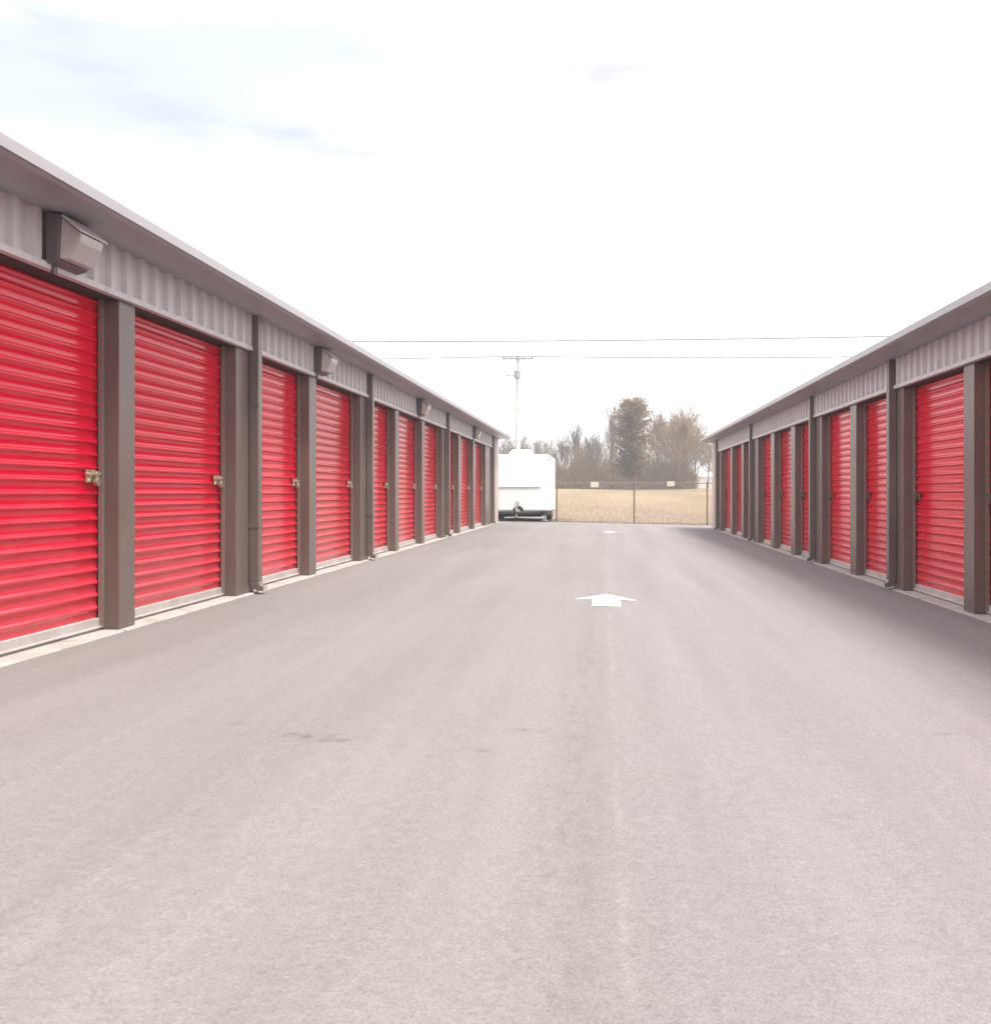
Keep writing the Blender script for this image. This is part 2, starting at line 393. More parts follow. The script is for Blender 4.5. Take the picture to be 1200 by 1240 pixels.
# painted arrows
def arrow(cx, y0, yh, yt, hw, sw, material, name):
    a = MB()
    def P(x, y): return (x, y, gz(x) + 0.004)
    pts = [P(cx-sw, y0), P(cx+sw, y0), P(cx+sw, yh), P(cx+hw, yh-0.04), P(cx, yt), P(cx-hw, yh-0.04), P(cx-sw, yh)]
    a.add(pts, [(0, 1, 2, 6), (2, 3, 4), (2, 4, 6), (4, 5, 6)])
    o = a.build(name, material); o['kind'] = 'structure'
    return o
arrow(0.025, 8.90, 9.45, 9.96, 0.30, 0.132, M['paint'], 'road_arrow')
arrow(0.16, 24.8, 25.5, 26.3, 0.34, 0.14, M['paint_worn'], 'road_arrow')

# ------------------------------------------------------------------ storage buildings
HD = 2.264        # underside of the header
EV = 2.617        # underside of the gutter
def building(side, name, label, pillars, spouts, ystart, yend, corner0):
    root = empty(name, (side * 3.30, 0, 0.0 if side < 0 else gz(3.25)))
    tag(root, label, 'storage building')
    fl = lambda p: (side * p[0], p[1], p[2])
    def part(mb, nm, m, parent=root, **k): return mb.xf(fl).build(nm, m, parent, **k)
    D = 7.6
    # concrete slab with a projecting apron lip
    m = MB(); m.prism([(-0.055, -0.3), (-0.055, 0.006), (-0.045, 0.014), (0.11, 0.016), (0.115, 0.028), (D, 0.028), (D, -0.3)], ystart, yend)
    part(m, 'slab', M['concrete'])
    # header panel (vertical ribs) and its base trim
    m = MB(); pts = []; y = ystart; P = 0.218
    while y < corner0:
        for (t, u) in ((0.0, 0.0), (0.085, 0.0), (0.105, -0.030), (0.165, -0.030), (0.188, 0.0)):
            if y + t < corner0: pts.append((u, y + t))
        y += P
    pts.append((0.0, corner0))
    m.sheet(pts, HD + 0.02, EV + 0.05, 'z')
    m.box(0.02, 0.16, ystart + .01, corner0, HD + 0.03, EV + 0.04)
    part(m, 'header_panel', M['panel'], recalc=False)
    m = MB(); m.prism([(-0.040, HD), (-0.040, HD + 0.040), (-0.034, HD + 0.042), (0.010, HD + 0.034), (0.010, HD)], ystart, corner0 - 0.001)
    part(m, 'header_trim', M['panel'])
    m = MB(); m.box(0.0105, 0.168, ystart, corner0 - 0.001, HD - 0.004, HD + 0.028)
    part(m, 'header_shade', M['header_shade'])  # dark strip added to deepen the shade above the doors
    m = MB(); y = ystart - 0.05
    while y < yend + 0.05:
        e = min(y + 3.66, yend + 0.07)
        m.prism([(-0.3805, EV + 0.014), (-0.3805, EV + 0.064), (-0.369, EV + 0.0685), (-0.369, EV + 0.082), (-0.325, EV + 0.082), (-0.325, EV + 0.0845), (-0.3715, EV + 0.0845), (-0.3715, EV + 0.070), (-0.383, EV + 0.0655), (-0.383, EV + 0.014)], y, e - 0.005)
        y = e
    part(m, 'gutter_lit_face', M['gutter_lit'])  # thin skin that paints the gutter front as lit by the sky
    # gutter
    gp = [(0.03, EV - 0.012), (-0.11, EV - 0.02), (-0.20, EV - 0.006), (-0.34, EV - 0.002), (-0.366, EV + 0.010), (-0.378, EV + 0.030),
          (-0.378, EV + 0.062), (-0.366, EV + 0.066), (-0.366, EV + 0.079), (-0.350, EV + 0.079), (-0.346, EV + 0.03), (0.03, EV + 0.035)]
    m = MB(); y = ystart - 0.05
    while y < yend + 0.05:                       # sections joined with a small lap
        e = min(y + 3.05, yend + 0.06)
        m.prism(gp, y, e - 0.004)
        if e < yend: m.prism([(px * 1.006 - 0.0015, EV + (pz - EV) * 1.02 - 0.001) for px, pz in gp[:9]] + [(-0.35, EV + 0.07), (0.03, EV + 0.03)], e - 0.03, e + 0.03)
        y = e
    part(m, 'gutter', M['gutter'])
    # roof with ribs
    m = MB()
    def rz(u): return 2.668 + 0.035 * (u + 0.35) if u < D / 2 else 2.668 + 0.035 * (D / 2 + 0.35) - 0.035 * (u - D / 2)
    us = [-0.335, D / 2, D + 0.2]
    m.prism([(u, rz(u)) for u in us] + [(u, rz(u) + 0.012) for u in us[::-1]], ystart - 0.08, yend + 0.10)
    y = ystart
    while y < yend:
        for (a, b) in ((us[0], us[1]), (us[1], us[2])):
            za, zb = rz(a) + 0.012, rz(b) + 0.012
            m.add([(a, y, za), (a, y + .10, za), (a, y + .075, za + .034), (a, y + .025, za + .034),
                   (b, y, zb), (b, y + .10, zb), (b, y + .075, zb + .034), (b, y + .025, zb + .034)],
                  [(0, 1, 2, 3), (7, 6, 5, 4), (1, 5, 6, 2), (2, 6, 7, 3), (3, 7, 4, 0)])
        y += 0.305
    part(m, 'roof', M['roof'])
    # back and end walls
    m = MB(); m.box(D - 0.1, D, ystart, yend, 0.028, 2.66)
    m.box(0.17, D - 0.1, ystart, ystart + 0.12, 0.028, 2.66)
    m.box(0.03, D - 0.1, yend - 0.12, yend, 0.028, 2.66)
    y = 0.3
    while y < D - 0.3:
        m.box(y, y + 0.07, yend, yend + 0.03, 0.03, 2.655); y += 0.3
    part(m, 'wall', M['panel'])
    m = MB(); m.box(-0.012, 0.16, corner0, yend + 0.032, 0.017, EV + 0.03)
    for yy in (corner0 + 0.35, corner0 + 0.8): m.box(-0.03, -0.012, yy, yy + 0.06, 0.02, EV - 0.02)
    part(m, 'corner_trim', M['cornertrim'], bevel=0.004)
    # pillars between the doors
    for (a, b) in pillars:
        m = MB()
        m.box(0.0, 0.17, a, b, 0.017, HD - 0.005)
        part(m, 'pillar', M['bronze'], bevel=0.006)
    # doors
    pitch = 0.0865
    for k, ((a0, a1), (b0, b1)) in enumerate(zip(pillars[:-1], pillars[1:])):
        y0, y1 = a1 + 0.012, b0 - 0.012
        pr = []
        z = 0.098
        while z < HD + 0.16:
            # a flat face, then a rounded rib that stands proud
            for (t, u) in ((0.0, 0.0), (0.046, 0.0), (0.050, -0.0025), (0.0565, -0.010), (0.063, -0.0135), (0.070, -0.0135), (0.076, -0.0095), (0.0815, -0.0025), (0.0845, -0.0005)):
                pr.append((0.145 + u, z + t))
            z += pitch
        m = MB(); m.sheet(pr, y0, y1, 'y', 10)
        dv = random.Random(k + (100 if side > 0 else 0))
        pa, pb, am = dv.uniform(0, 6), dv.uniform(1.5, 3.5), dv.uniform(0.0003, 0.0008)
        m.xf(lambda p: (p[0] + am * math.sin(pa + pb * p[1] + 2.1 * p[2]), p[1], p[2]))
        door = part(m, 'roll_up_door', M['door'], recalc=False)
        for p in door.data.polygons: p.use_smooth = True
        m = MB(); m.box(0.118, 0.152, y0 + .02, y1 - .02, 0.030, 0.098)
        m.box(0.100, 0.118, y0 + .02, y1 - .02, 0.030, 0.044)
        part(m, 'bottom_bar', M['galv'], door, bevel=0.004)
        for (e0, e1) in ((a1, a1 + 0.034), (b0 - 0.034, b0)):
            m = MB(); m.box(0.100, 0.126, e0 + .0005, e1 - .0005, 0.029, HD + 0.03)
            part(m, 'guide_track', M['track'], door)
        # slide latch with its lock near the far jamb
        lz, ly = 1.06, y1 - 0.125
        m = MB(); m.box(0.119, 0.132, ly - 0.055, ly + 0.065, lz - 0.045, lz + 0.040)
        m.tube((0.112, ly - 0.085, lz + 0.012), (0.112, ly + 0.112, lz + 0.012), 0.011, n=10)
        m.box(0.088, 0.118, ly - 0.040, ly - 0.022, lz + 0.002, lz + 0.040)
        for dy in (-0.03, 0.045): m.box(0.098, 0.12, ly + dy - .008, ly + dy + .008, lz - .005, lz + .03)
        part(m, 'latch', M['brass'] if side < 0 else M['dull_latch'], door, bevel=0.003)
        m = MB(); m.tube((0.084, ly + 0.035, lz - 0.040), (0.110, ly + 0.035, lz - 0.040), 0.030, n=16)
        m.poly([(0.097, ly + 0.018, lz - .02), (0.097, ly + 0.018, lz + .012), (0.097, ly + 0.035, lz + .026), (0.097, ly + 0.052, lz + .012), (0.097, ly + 0.052, lz - .02)], 0.005)
        part(m, 'padlock', M['lock'] if side < 0 else M['dull_latch'], door, bevel=0.002)
    # downspouts
    for y in spouts:
        m = MB()
        m.box(-0.092, -0.003, y, y + 0.105, 0.115, EV - 0.004)
        m.prism([(-0.092, 0.117), (-0.003, 0.117), (-0.012, 0.075), (-0.075, 0.030), (-0.135, 0.030), (-0.135, 0.075), (-0.105, 0.085)], y, y + 0.105)
        o = part(m, 'downspout', M['bronze'], bevel=0.008)
        for z in (0.62, 1.75):
            m = MB(); m.box(-0.0955, -0.001, y - 0.006, y + 0.111, z, z + 0.03)
            part(m, 'bracket', M['bronze'], o)
        m = MB(); m.box(-0.139, -0.134, y + .006, y + 0.099, 0.034, 0.072)
        part(m, 'spout_mouth', M['galv'], o)
    return root

LP = [(-13.8, -13.56), (-11.5, -11.26), (-9.2, -8.96), (-6.9, -6.66), (-4.6, -4.36), (-2.3, -2.06), (0.0, 0.24), (2.25, 2.49), (4.50, 4.74), (6.75, 6.98), (8.90, 9.36), (11.11, 11.38), (13.45, 13.90), (15.70, 15.97),
      (18.0, 18.28), (20.27, 20.76), (22.55, 22.86), (25.08, 25.36), (27.70, 29.19)]
RP = [(-12.4, -12.14), (-10.3, -10.04), (-8.2, -7.94), (-6.1, -5.84), (-4.0, -3.74), (-1.9, -1.64), (0.2, 0.46), (2.35, 2.61), (4.5, 4.76), (6.68, 6.94), (8.83, 9.09), (10.91, 11.30), (12.95, 13.27), (15.0, 15.56), (17.10, 17.48),
      (19.18, 19.57), (21.2, 21.94), (23.4, 23.75), (25.45, 25.80), (27.90, 28.50)]
building(-1, 'storage_building', 'long storage building with red roll-up doors along the left side of the driveway', LP, [9.21, 13.76, 20.62, 29.08], -13.8, 30.9, 29.19)
building(+1, 'storage_building', 'long storage building with red roll-up doors along the right side of the driveway', RP, [11.15, 15.42, 21.80, 28.38], -12.4, 30.0, 28.50)

# ------------------------------------------------------------------ wall lights on the left building
def wall_light():
    root = empty('wall_light')
    W = 0.34
    m = MB(); m.prism([(0, 0.0), (0.085, 0.02), (0.105, 0.285), (0.02, 0.305), (0, 0.305)], 0, W)
    m.box(0.0, 0.03, 0.05, 0.09, -0.05, 0.0)
    m.build('housing', M['lightbody'], root, bevel=0.006)
    m = MB()                                         # refractor: narrower to the front
    sec = [((0.088, 0.03), 0.0), ((0.104, 0.275), 0.0), ((0.225, 0.185), 0.03), ((0.215, 0.135), 0.035), ((0.15, 0.03), 0.02)]
    vs = [(u, 0.008 + i, z) for ((u, z), i) in sec] + [(u, W - 0.008 - i, z) for ((u, z), i) in sec]
    n = len(sec)
    m.add(vs, [(i, (i+1) % n, n + (i+1) % n, n + i) for i in range(n)] + [tuple(range(n))[::-1], tuple(range(n, 2*n))])
    m.build('lens', M['lens'], root, bevel=0.008)
    m = MB(); m.prism([(0.104, 0.279), (0.232, 0.190), (0.238, 0.198), (0.11, 0.292)], 0.004, W - 0.004)
    m.build('hood', M['hood'], root, bevel=0.003)
    return root
wl_labels = ['bronze wall pack light nearest the camera, largest of those under the left gutter',
             'wall pack light under the left gutter, second nearest, between first and second downspouts',
             'wall pack light under the left gutter, third along, between second and third downspouts',
             'smallest wall pack light, farthest along the left gutter close to the trailer']
proto = wall_light()
def copy_tree(o, parent=None):
    c = o.copy(); C.objects.link(c)
    if parent: c.parent = parent
    for ch in list(o.children): copy_tree(ch, c)
    return c
for i, y in enumerate((5.80, 11.18, 17.35, 24.7)):
    o = proto if i == 0 else copy_tree(proto)
    o.location = (-3.268, y, 2.292); o.scale = (0.85, 1, 1)
    tag(o, wl_labels[i], 'wall light', 'wall lights under the left gutter')

# ------------------------------------------------------------------ trailer
tz = gz(-3.0)
T = empty('trailer', (-2.80, 32.0, tz)); tag(T, 'white enclosed trailer with rooftop air conditioner parked past the left building', 'trailer')
HW, TL = 1.0, 4.2
m = MB(); r = 0.05
prof = []
for (cx, cz, a0) in ((HW - r, 0.36, -90), (HW - r, 2.20 - r, 0), (-HW + r, 2.20 - r, 90), (-HW + r, 0.36, 180)):
    if cz < 1: prof.append((cx + (r if cx > 0 else -r), 0.34)); continue
    for k in range(6):
        t = R(a0 + 18 * k); prof.append((cx + r * math.cos(t), cz + r * math.sin(t)))
m.prism(prof, 0.5, 0.5 + TL)
m.build('body', M['trailer'], T, bevel=0.012)
m = MB(); m.prism([(-0.36, 2.201), (0.40, 2.201), (0.40, 2.33), (0.33, 2.37), (-0.22, 2.37), (-0.30, 2.31)], 0.9, 1.7); m.build('air_conditioner', M['trailer'], T, bevel=0.02)
m = MB(); m.box(-HW + .02, 0.72, 0.478, 0.499, 1.10, 1.128); m.build('hatch_seam', M['trim'], T)
m = MB(); m.box(-0.03, 0.02, 0.465, 0.499, 0.42, 0.66); m.build('latch_bar', M['trim'], T)
m = MB(); m.box(-HW, HW, 0.47, 0.499, 0.34, 0.385); m.build('bumper_rail', M['trim'], T)
m = MB(); m.box(-0.95, -0.85, 0.52, 4.6, 0.20, 0.338); m.box(0.85, 0.95, 0.52, 4.6, 0.20, 0.338); m.box(-0.7, 0.7, 1.2, 4.5, 0.13, 0.338)  # frame rails, plus a dark middle box painting in the shade beneath
for y in (0.6, 1.4, 2.2, 3.0, 3.8, 4.6): m.box(-0.85, 0.85, y, y + .06, 0.24, 0.338)
m.tube((-0.95, 2.9, 0.30), (0.95, 2.9, 0.30), 0.04); m.tube((-0.95, 3.7, 0.30), (0.95, 3.7, 0.30), 0.04)
m.build('chassis_and_shade', M['dark'], T)
m = MB()
m.tube((-0.7, 0.5, 0.30), (0.0, -0.45, 0.30), 0.045, n=8); m.tube((0.7, 0.5, 0.30), (0.0, -0.45, 0.30), 0.045, n=8)
m.lathe((0, -0.6, 0.30), (0, 1, 0), [(0, 0.04), (0.03, 0.07), (0.2, 0.06), (0.24, 0.05)], 12)
m.build('hitch', M['dark'], T)
m = MB(); m.tube((0, -0.25, 0.10), (0, -0.25, 0.66), 0.032, n=10); m.tube((0, -0.25, 0.62), (0.14, -0.25, 0.66), 0.012, n=6)
m.build('jack', M['rim'], T)
m = MB(); m.lathe((-0.03, -0.25, 0.095), (1, 0, 0), [(0, 0.05), (0.01, 0.085), (0.05, 0.085), (0.06, 0.05)], 16); m.build('jack_wheel', M['rubber'], T)
m = MB(); m.lathe((0, 0.40, 0.33), (0, 1, 0), [(0, 0.06), (0.0, 0.09), (0.02, 0.18), (0.09, 0.18), (0.1, 0.11)], 24); sw = m.build('spare_wheel', M['rubber'], T, smooth=False)
m = MB(); m.lathe((0, 0.385, 0.33), (0, 1, 0), [(0, 0.03), (0.005, 0.06), (0.03, 0.07)], 20); m.build('rim', M['rim'], sw)
for x in (-0.87, 0.87):
    for y in (2.9, 3.7):
        m = MB(); m.lathe((x - 0.10, y, 0.31), (1, 0, 0), [(0, 0.17), (0.015, 0.27), (0.03, 0.31), (0.17, 0.31), (0.185, 0.27), (0.2, 0.17)], 28)
        w = m.build('wheel', M['rubber'], T)
        m = MB(); m.lathe((x + (0.07 if x > 0 else -0.12), y, 0.31), (1, 0, 0), [(0, 0.08), (0.01, 0.165), (0.045, 0.165), (0.05, 0.08)], 20); m.build('rim', M['rim'], w)
for x in (-0.86, 0.86):
    m = MB(); m.tube((x, 0.62, 0.05), (x, 0.62, 0.34), 0.03, n=8); m.box(x - 0.08, x + 0.08, 0.54, 0.70, 0.02, 0.05); m.build('stabilizer_leg', M['rim'], T)
m = MB(); m.lathe((HW + 0.001, 0.65, 2.02), (1, 0, 0), [(0, 0.05), (0.03, 0.04), (0.04, 0.02)], 12); m.build('marker_light', M['amber'], T)
m = MB(); m.box(HW + 0.001, HW + 0.03, 0.8, 1.5, 0.45, 1.95); m.build('side_door', M['trailer'], T, bevel=0.004)

# ------------------------------------------------------------------ utility pole and wires
U = empty('utility_pole', (-5.2, 60.0, 0.35)); tag(U, 'tall pale utility pole with crossarm and transformer behind the white trailer', 'utility pole')
m = MB(); m.tube((0, 0, -0.6), (0, 0, 8.85), 0.17, 0.11, n=14); m.build('pole', M['pole'], U, smooth=False)
m = MB(); m.box(-0.95, 0.95, -0.20, -0.11, 8.62, 8.74); m.build('crossarm', M['transformer'], U)
m = MB(); m.lathe((0, -0.36, 7.45), (0, 0, 1), [(0, 0.16), (0.03, 0.19), (0.42, 0.19), (0.46, 0.2), (0.50, 0.12)], 18); tr = m.build('transformer', M['transformer'], U)
m = MB(); m.lathe((0.06, -0.36, 7.95), (0, 0, 1), [(0, 0.04), (0.05, 0.05), (0.1, 0.03), (0.18, 0.03)], 10); m.build('bushing', M['ceramic'], tr)
m = MB(); m.tube((-0.02, -0.1, 7.6), (-0.55, -0.3, 7.72), 0.03, n=8); m.lathe((-0.55, -0.3, 7.60), (0, 0, 1), [(0, 0.17), (0.06, 0.15), (0.14, 0.05)], 14); m.build('lamp_arm', M['transformer'], U)
for x in (-0.85, -0.35, 0.35, 0.85):
    m = MB(); m.lathe((x, -0.155, 8.741), (0, 0, 1), [(0, 0.03), (0.03, 0.05), (0.07, 0.055), (0.10, 0.03)], 10); m.build('insulator', M['ceramic'], U)

def wire(name, label, pts, r):
    m = MB(); m.poly(pts, r, 5); o = m.build(name, M['wire'], smooth=True); tag(o, label, 'wire', 'power lines across the sky'); return o
def px(x, y, Y): return ((x - 731) / 1200 * Y, Y, 0.95 + (596 - y) / 1200 * Y)
def catenary(p, q, sag, n=40):
    p = Vector(p); q = Vector(q)
    return [p.lerp(q, i / n) - Vector((0, 0, sag * 4 * (i / n) * (1 - i / n))) for i in range(n + 1)]
a = px(627, 431.0, 59.85)
wire('power_line', 'upper power line crossing the white sky above the utility pole', catenary(px(-150, 408, 52), px(1500, 396, 52), 0.45), 0.036)
low = catenary(px(-300, 430, 59.85), a, 0.30) + catenary(a, px(1500, 418, 59.85), 0.34)[1:]
wire('power_line', 'lower power line resting on the crossarm of the utility pole', low, 0.036)

# ------------------------------------------------------------------ chain link fence with two small signs
FY, FT = 33.12, 1.25
F = empty('chain_link_fence', (0, FY, gz(1.0))); tag(F, 'low chain link fence with dark posts across the end of the driveway', 'fence')
F.location.z = 0
X0, X1 = -1.60, 9.0
for x, rr in ((-1.57, 0.024), (1.02, 0.026), (3.46, 0.026), (6.0, 0.024), (8.95, 0.026)):
    m = MB(); m.tube((x, 0, gz(x) - 0.3), (x, 0, FT + 0.02), rr, n=12); m.lathe((x, 0, FT + 0.021), (0, 0, 1), [(0, rr + .006), (0.02, rr + .004), (0.05, 0.012)], 12)
    m.build('post', M['fence'], F)
m = MB(); m.tube((X0, 0, FT), (X1, 0, FT), 0.014, n=10); m.build('top_rail', M['fence'], F)
m = MB(); m.tube((X0, 0, gz(0) - 0.0), (X1, 0, gz(X1) + 0.05), 0.006, n=6); m.build('bottom_wire', M['fence'], F)
m = MB(); zb = -0.12; H = FT - zb; st = 0.075; x = X0 - H
while x < X1:
    for sgn in (1, -1):
        xa, za, xb, zb2 = (x, zb, x + H, FT) if sgn > 0 else (x + H, zb, x, FT)
        ta, tb = 0.0, 1.0
        dx = xb - xa
        lo, hi = sorted(((X0 - xa) / dx, (X1 - xa) / dx)); ta, tb = max(0, lo), min(1, hi)
        if tb - ta > 0.01:
            m.tube((xa + dx*ta, 0.03 + .002*sgn, za + H*ta), (xa + dx*tb, 0.03 + .002*sgn, za + H*tb), 0.0017, n=3, cap=False)
    x += st
m.build('mesh', M['mesh'], F, recalc=False)
for (x, z, w, h, lab) in ((-0.30, 1.205, 0.27, 0.18, 'small cream sign hung on the fence between trailer and middle post'),
                          (2.24, 1.23, 0.25, 0.165, 'small cream sign hung on the fence between middle post and right building')):
    sroot = empty('fence_sign', (x, FY - 0.06, z)); tag(sroot, lab, 'sign', 'signs on the fence')
    m = MB(); m.box(-w/2, w/2, 0, 0.008, -h/2, h/2); m.build('plate', M['sign'], sroot, bevel=0.003)
    for sx in (-1, 1):
        m = MB(); m.tube((sx*(w/2-.03), -0.006, h/2 - .025), (sx*(w/2-.03), 0.07, h/2 - .01), 0.006, n=6); m.build('tie', M['dark'], sroot)

# ------------------------------------------------------------------ white house and post far right
Hh = empty('house', (21.3, 170, 1.30)); tag(Hh, 'low white house with pale roof far off beside the right building', 'house')
m = MB(); m.box(-6, 6, 0, 6, -0.3, 2.30)
for z in [0.2 * k for k in range(1, 11)]: m.box(-6.02, 6.02, -0.02, 0, z, z + 0.02)
m.build('wall', M['house'], Hh)
m = MB(); m.prism([(-0.4, 2.27), (3.0, 3.05), (6.4, 2.27), (6.4, 2.4), (3.0, 3.2), (-0.4, 2.4)], -6.3, 6.3, 'x'); rf = m.build('roof', M['houseroof'], Hh)
for x in (-2.6, 1.8):
    m = MB(); m.box(x, x + 1.0, -0.05, -0.021, 0.8, 1.8); w = m.build('window', M['house'], Hh)
    m = MB(); m.box(x + .06, x + .94, -0.06, -0.051, 0.86, 1.74); m.build('pane', M['glassdark'], w)
m = MB(); m.box(-0.5, 0.4, -0.06, -0.021, 0.0, 1.95); m.build('door', M['houseroof'], Hh)
Pp = MB(); Pp.tube((9.25, 108, 1.0), (9.25, 108, 3.2), 0.22, 0.2, n=10); Pp.lathe((9.25, 108, 3.2), (0, 0, 1), [(0, 0.24), (0.05, 0.2), (0.08, 0.05)], 10)
tag(Pp.build('wooden_post', M['wood']), 'dark wooden post at the field edge beside the white house', 'post')

# ------------------------------------------------------------------ trees
def bare_tree(label, seed, loc, h, w, spread, bark, twig, n1, group='bare winter trees beyond the field', slim=False):
    """trunk splitting into rising limbs that fork again and again into fine twigs"""
    rnd = random.Random(seed)
    root = empty('bare_tree', loc); tag(root, label, 'tree', group)
    tr = MB(); cr = MB()
    fork = h * (0.30 if not slim else 0.45); r = h * (0.019 if not slim else 0.014)
    lean = Vector((rnd.uniform(-.05, .05), rnd.uniform(-.05, .05), 1))
    a = Vector((0, 0, -0.3)); b = lean * fork; c = lean * (h * 0.62) + Vector((rnd.uniform(-.2, .2), 0, 0))
    tr.tube(a, a + lean * .7, r * 1.5, r, n=9, cap=False); tr.tube(a + lean * .7, b, r, r * .8, n=9, cap=False); tr.tube(b, c, r * .8, r * .4, n=7, cap=False)
    def limb(p, d, L, rad, dep):
        q = p.copy(); dd = d.copy(); pts = [q.copy()]; ns = 4 if dep < 2 else 2
        for k in range(ns):
            dd = (dd + Vector((rnd.uniform(-1, 1), rnd.uniform(-1, 1), rnd.uniform(-.3, .8))) * 0.20).normalized()
            nq = q + dd * (L / ns)
            cr.tube(q, nq, max(twig, rad * (1 - .5 * k / ns)), max(twig * .8, rad * (1 - .5 * (k + 1) / ns)), n=5 if dep < 1 else 3, cap=False)
            q = nq; pts.append(q.copy())
        if dep >= 3: return
        m_ = (6, 6, 5)[dep]
        for k in range(m_):
            t = 0.25 + 0.75 * (k + rnd.random()) / m_
            i_ = min(int(t * ns), ns - 1); pos = pts[i_].lerp(pts[i_ + 1], t * ns - i_)
            sd = Vector((rnd.uniform(-1, 1), rnd.uniform(-1, 1), rnd.uniform(-.35, .6))).normalized()
            limb(pos, (dd + sd * (0.85 if not slim else .6)).normalized(), L * rnd.uniform(.42, .66), rad * rnd.uniform(.4, .55), dep + 1)
    for k in range(n1):
        t = k / (n1 - 1); an = 2.4 * k + rnd.uniform(-.4, .4)
        p = b.lerp(c, t) if not slim else (lean * (h * .2)).lerp(c, t)
        hor = spread * (1.0 - .65 * t)
        d = (Vector((math.cos(an), math.sin(an), 0)) * hor + Vector((0, 0, 0.55 + .6 * t))).normalized()
        limb(p, d, h * (0.36 - .06 * t) * rnd.uniform(.85, 1.15), r * .5, 0)
    # fit the crown to the height and width seen
    mz = max(p[2] for p in cr.v); xs_ = sorted(p[0] for p in cr.v); ww = xs_[int(.98 * len(xs_))] - xs_[int(.02 * len(xs_))]
    kz = h / mz; kx = w / ww
    for mb in (tr, cr): mb.xf(lambda p: (p[0] * kx, p[1] * kx, p[2] * kz))
    tr.build('trunk', M[bark], root, recalc=False); cr.build('crown', M[bark], root, recalc=False)
    return root

def G(x, Y): return ((x - 731) / 1200 * Y, Y, terrain((x - 731) / 1200 * Y, Y))
def HT(y, x, Y): return 0.95 + (596 - y) / 1200 * Y - terrain((x - 731) / 1200 * Y, Y)

# (column seen, distance, row of the top, crown width in columns, spread, bark, label)
spec = [
 (681, 104, 524, 26, 0.9, 'bark', 'grey bare tree directly right of the white trailer, low and rounded'),
 (697, 112, 510, 26, 0.8, 'bark', 'grey bare tree second to the right of the trailer, with a thin leader'),
 (711, 100, 521, 24, 0.9, 'bark', 'bushy grey bare tree standing above the left fence sign'),
 (725, 116, 514, 26, 0.8, 'bark', 'grey bare tree just left of the tall slim one'),
 (740, 103, 481, 15, 0.35, 'bark', 'tall slim bare tree touching the left side of the evergreen'),
 (797, 101, 494, 30, 0.9, 'bark2', 'tan bare tree immediately right of the rusty evergreen'),
 (820, 96, 484, 42, 1.0, 'bark2', 'broad tan bare tree, tallest of those right of the evergreen'),
 (842, 106, 503, 32, 0.9, 'bark2', 'tan bare tree right of the broadest one, over the wooden post'),
 (806, 110, 500, 34, 1.0, 'bark2', 'tan bare tree standing just behind the gap left of the broadest one'),
 (830, 112, 496, 34, 1.0, 'bark2', 'tan bare tree standing just behind the right side of the broadest one'),
 (613, 135, 520, 24, 0.8, 'bark', 'faint grey bare tree between left building corner and utility pole'),
 (633, 142, 522, 24, 0.8, 'bark', 'faint grey bare tree just right of the utility pole above the trailer'),
 (649, 138, 524, 24, 0.8, 'bark', 'faint grey bare tree above the middle of the trailer roof'),
 (664, 145, 527, 24, 0.8, 'bark', 'faint grey bare tree above the right end of the trailer roof'),
 (857, 130, 526, 26, 0.8, 'bark', 'grey bare tree half hidden behind the right building gutter'),
]
for i, (x, Y, y, wpx, sp, bk, lab) in enumerate(spec):
    bare_tree(lab, 40 + i, G(x, Y), HT(y, x, Y), wpx * 1.2 / 1200 * Y, sp, bk, 0.014 if bk == 'bark2' else 0.013, 14 if bk == 'bark2' else 12, slim=sp < .5)

def evergreen(label, seed, loc, h, w, material, nclump, skew=0.0, low=0.16, name='evergreen_tree'):
    rnd = random.Random(seed)
    root = empty(name, loc); tag(root, label, 'tree')
    m = MB(); m.tube((0, 0, -0.3), (0, 0, h * .3), h * .030, h * .024, n=9, cap=False); m.tube((0, 0, h * .3), (skew * .3, 0, h * .93), h * .024, h * .005, n=7, cap=False)
    m.build('trunk', M['pinebark'], root, recalc=False)
    br = MB(); lf = MB()
    for k in range(nclump):
        t = rnd.random() ** 0.85
        z = h * (low + (1 - low) * t)
        a = rnd.uniform(0, 2 * math.pi)
        rr = w * 0.5 * (0.70 + 0.45 * math.sin(math.pi * min(1, 0.12 + 0.80 * t)) + 0.12 * math.sin(9 * t + 2 * a)) * rnd.uniform(0.35, 1.10)
        if t > 0.9: rr *= 0.85
        e = Vector((math.cos(a) * rr + skew * t, math.sin(a) * rr, z + rnd.uniform(-.1, .35)))
        s = Vector((skew * t * .3, 0, z - rr * 0.35))
        br.tube(s, e, 0.035, 0.01, n=4, cap=False)
        d = (e - s).normalized()
        for _ in range(60):
            u = rnd.uniform(0.35, 1.05)
            c = s.lerp(e, u) + Vector((rnd.gauss(0, .22), rnd.gauss(0, .22), rnd.gauss(0, .13)))
            v = (d * 0.7 + Vector((rnd.uniform(-1, 1), rnd.uniform(-1, 1), rnd.uniform(-.6, .8)))).normalized() * rnd.uniform(.09, .17)
            b = v.orthogonal().normalized() * rnd.uniform(.025, .05)
            lf.add([c - v, c + b, c + v, c - b], [(0, 1, 2, 3)])
    br.build('branches', M['pinebark'], root, recalc=False)
    lf.build('crown', material, root, recalc=False)
    return root
evergreen('rusty brown evergreen tree standing tallest and darkest above the field', 7, G(765, 92), HT(485, 765, 92), 3.3, M['needle'], 300, 0.12, 0.17)
evergreen('grey green evergreen tree beside the right building behind the white house', 8, G(859, 200), HT(538, 859, 200), 6.5, M['needle2'], 70, 0.0, 0.1)

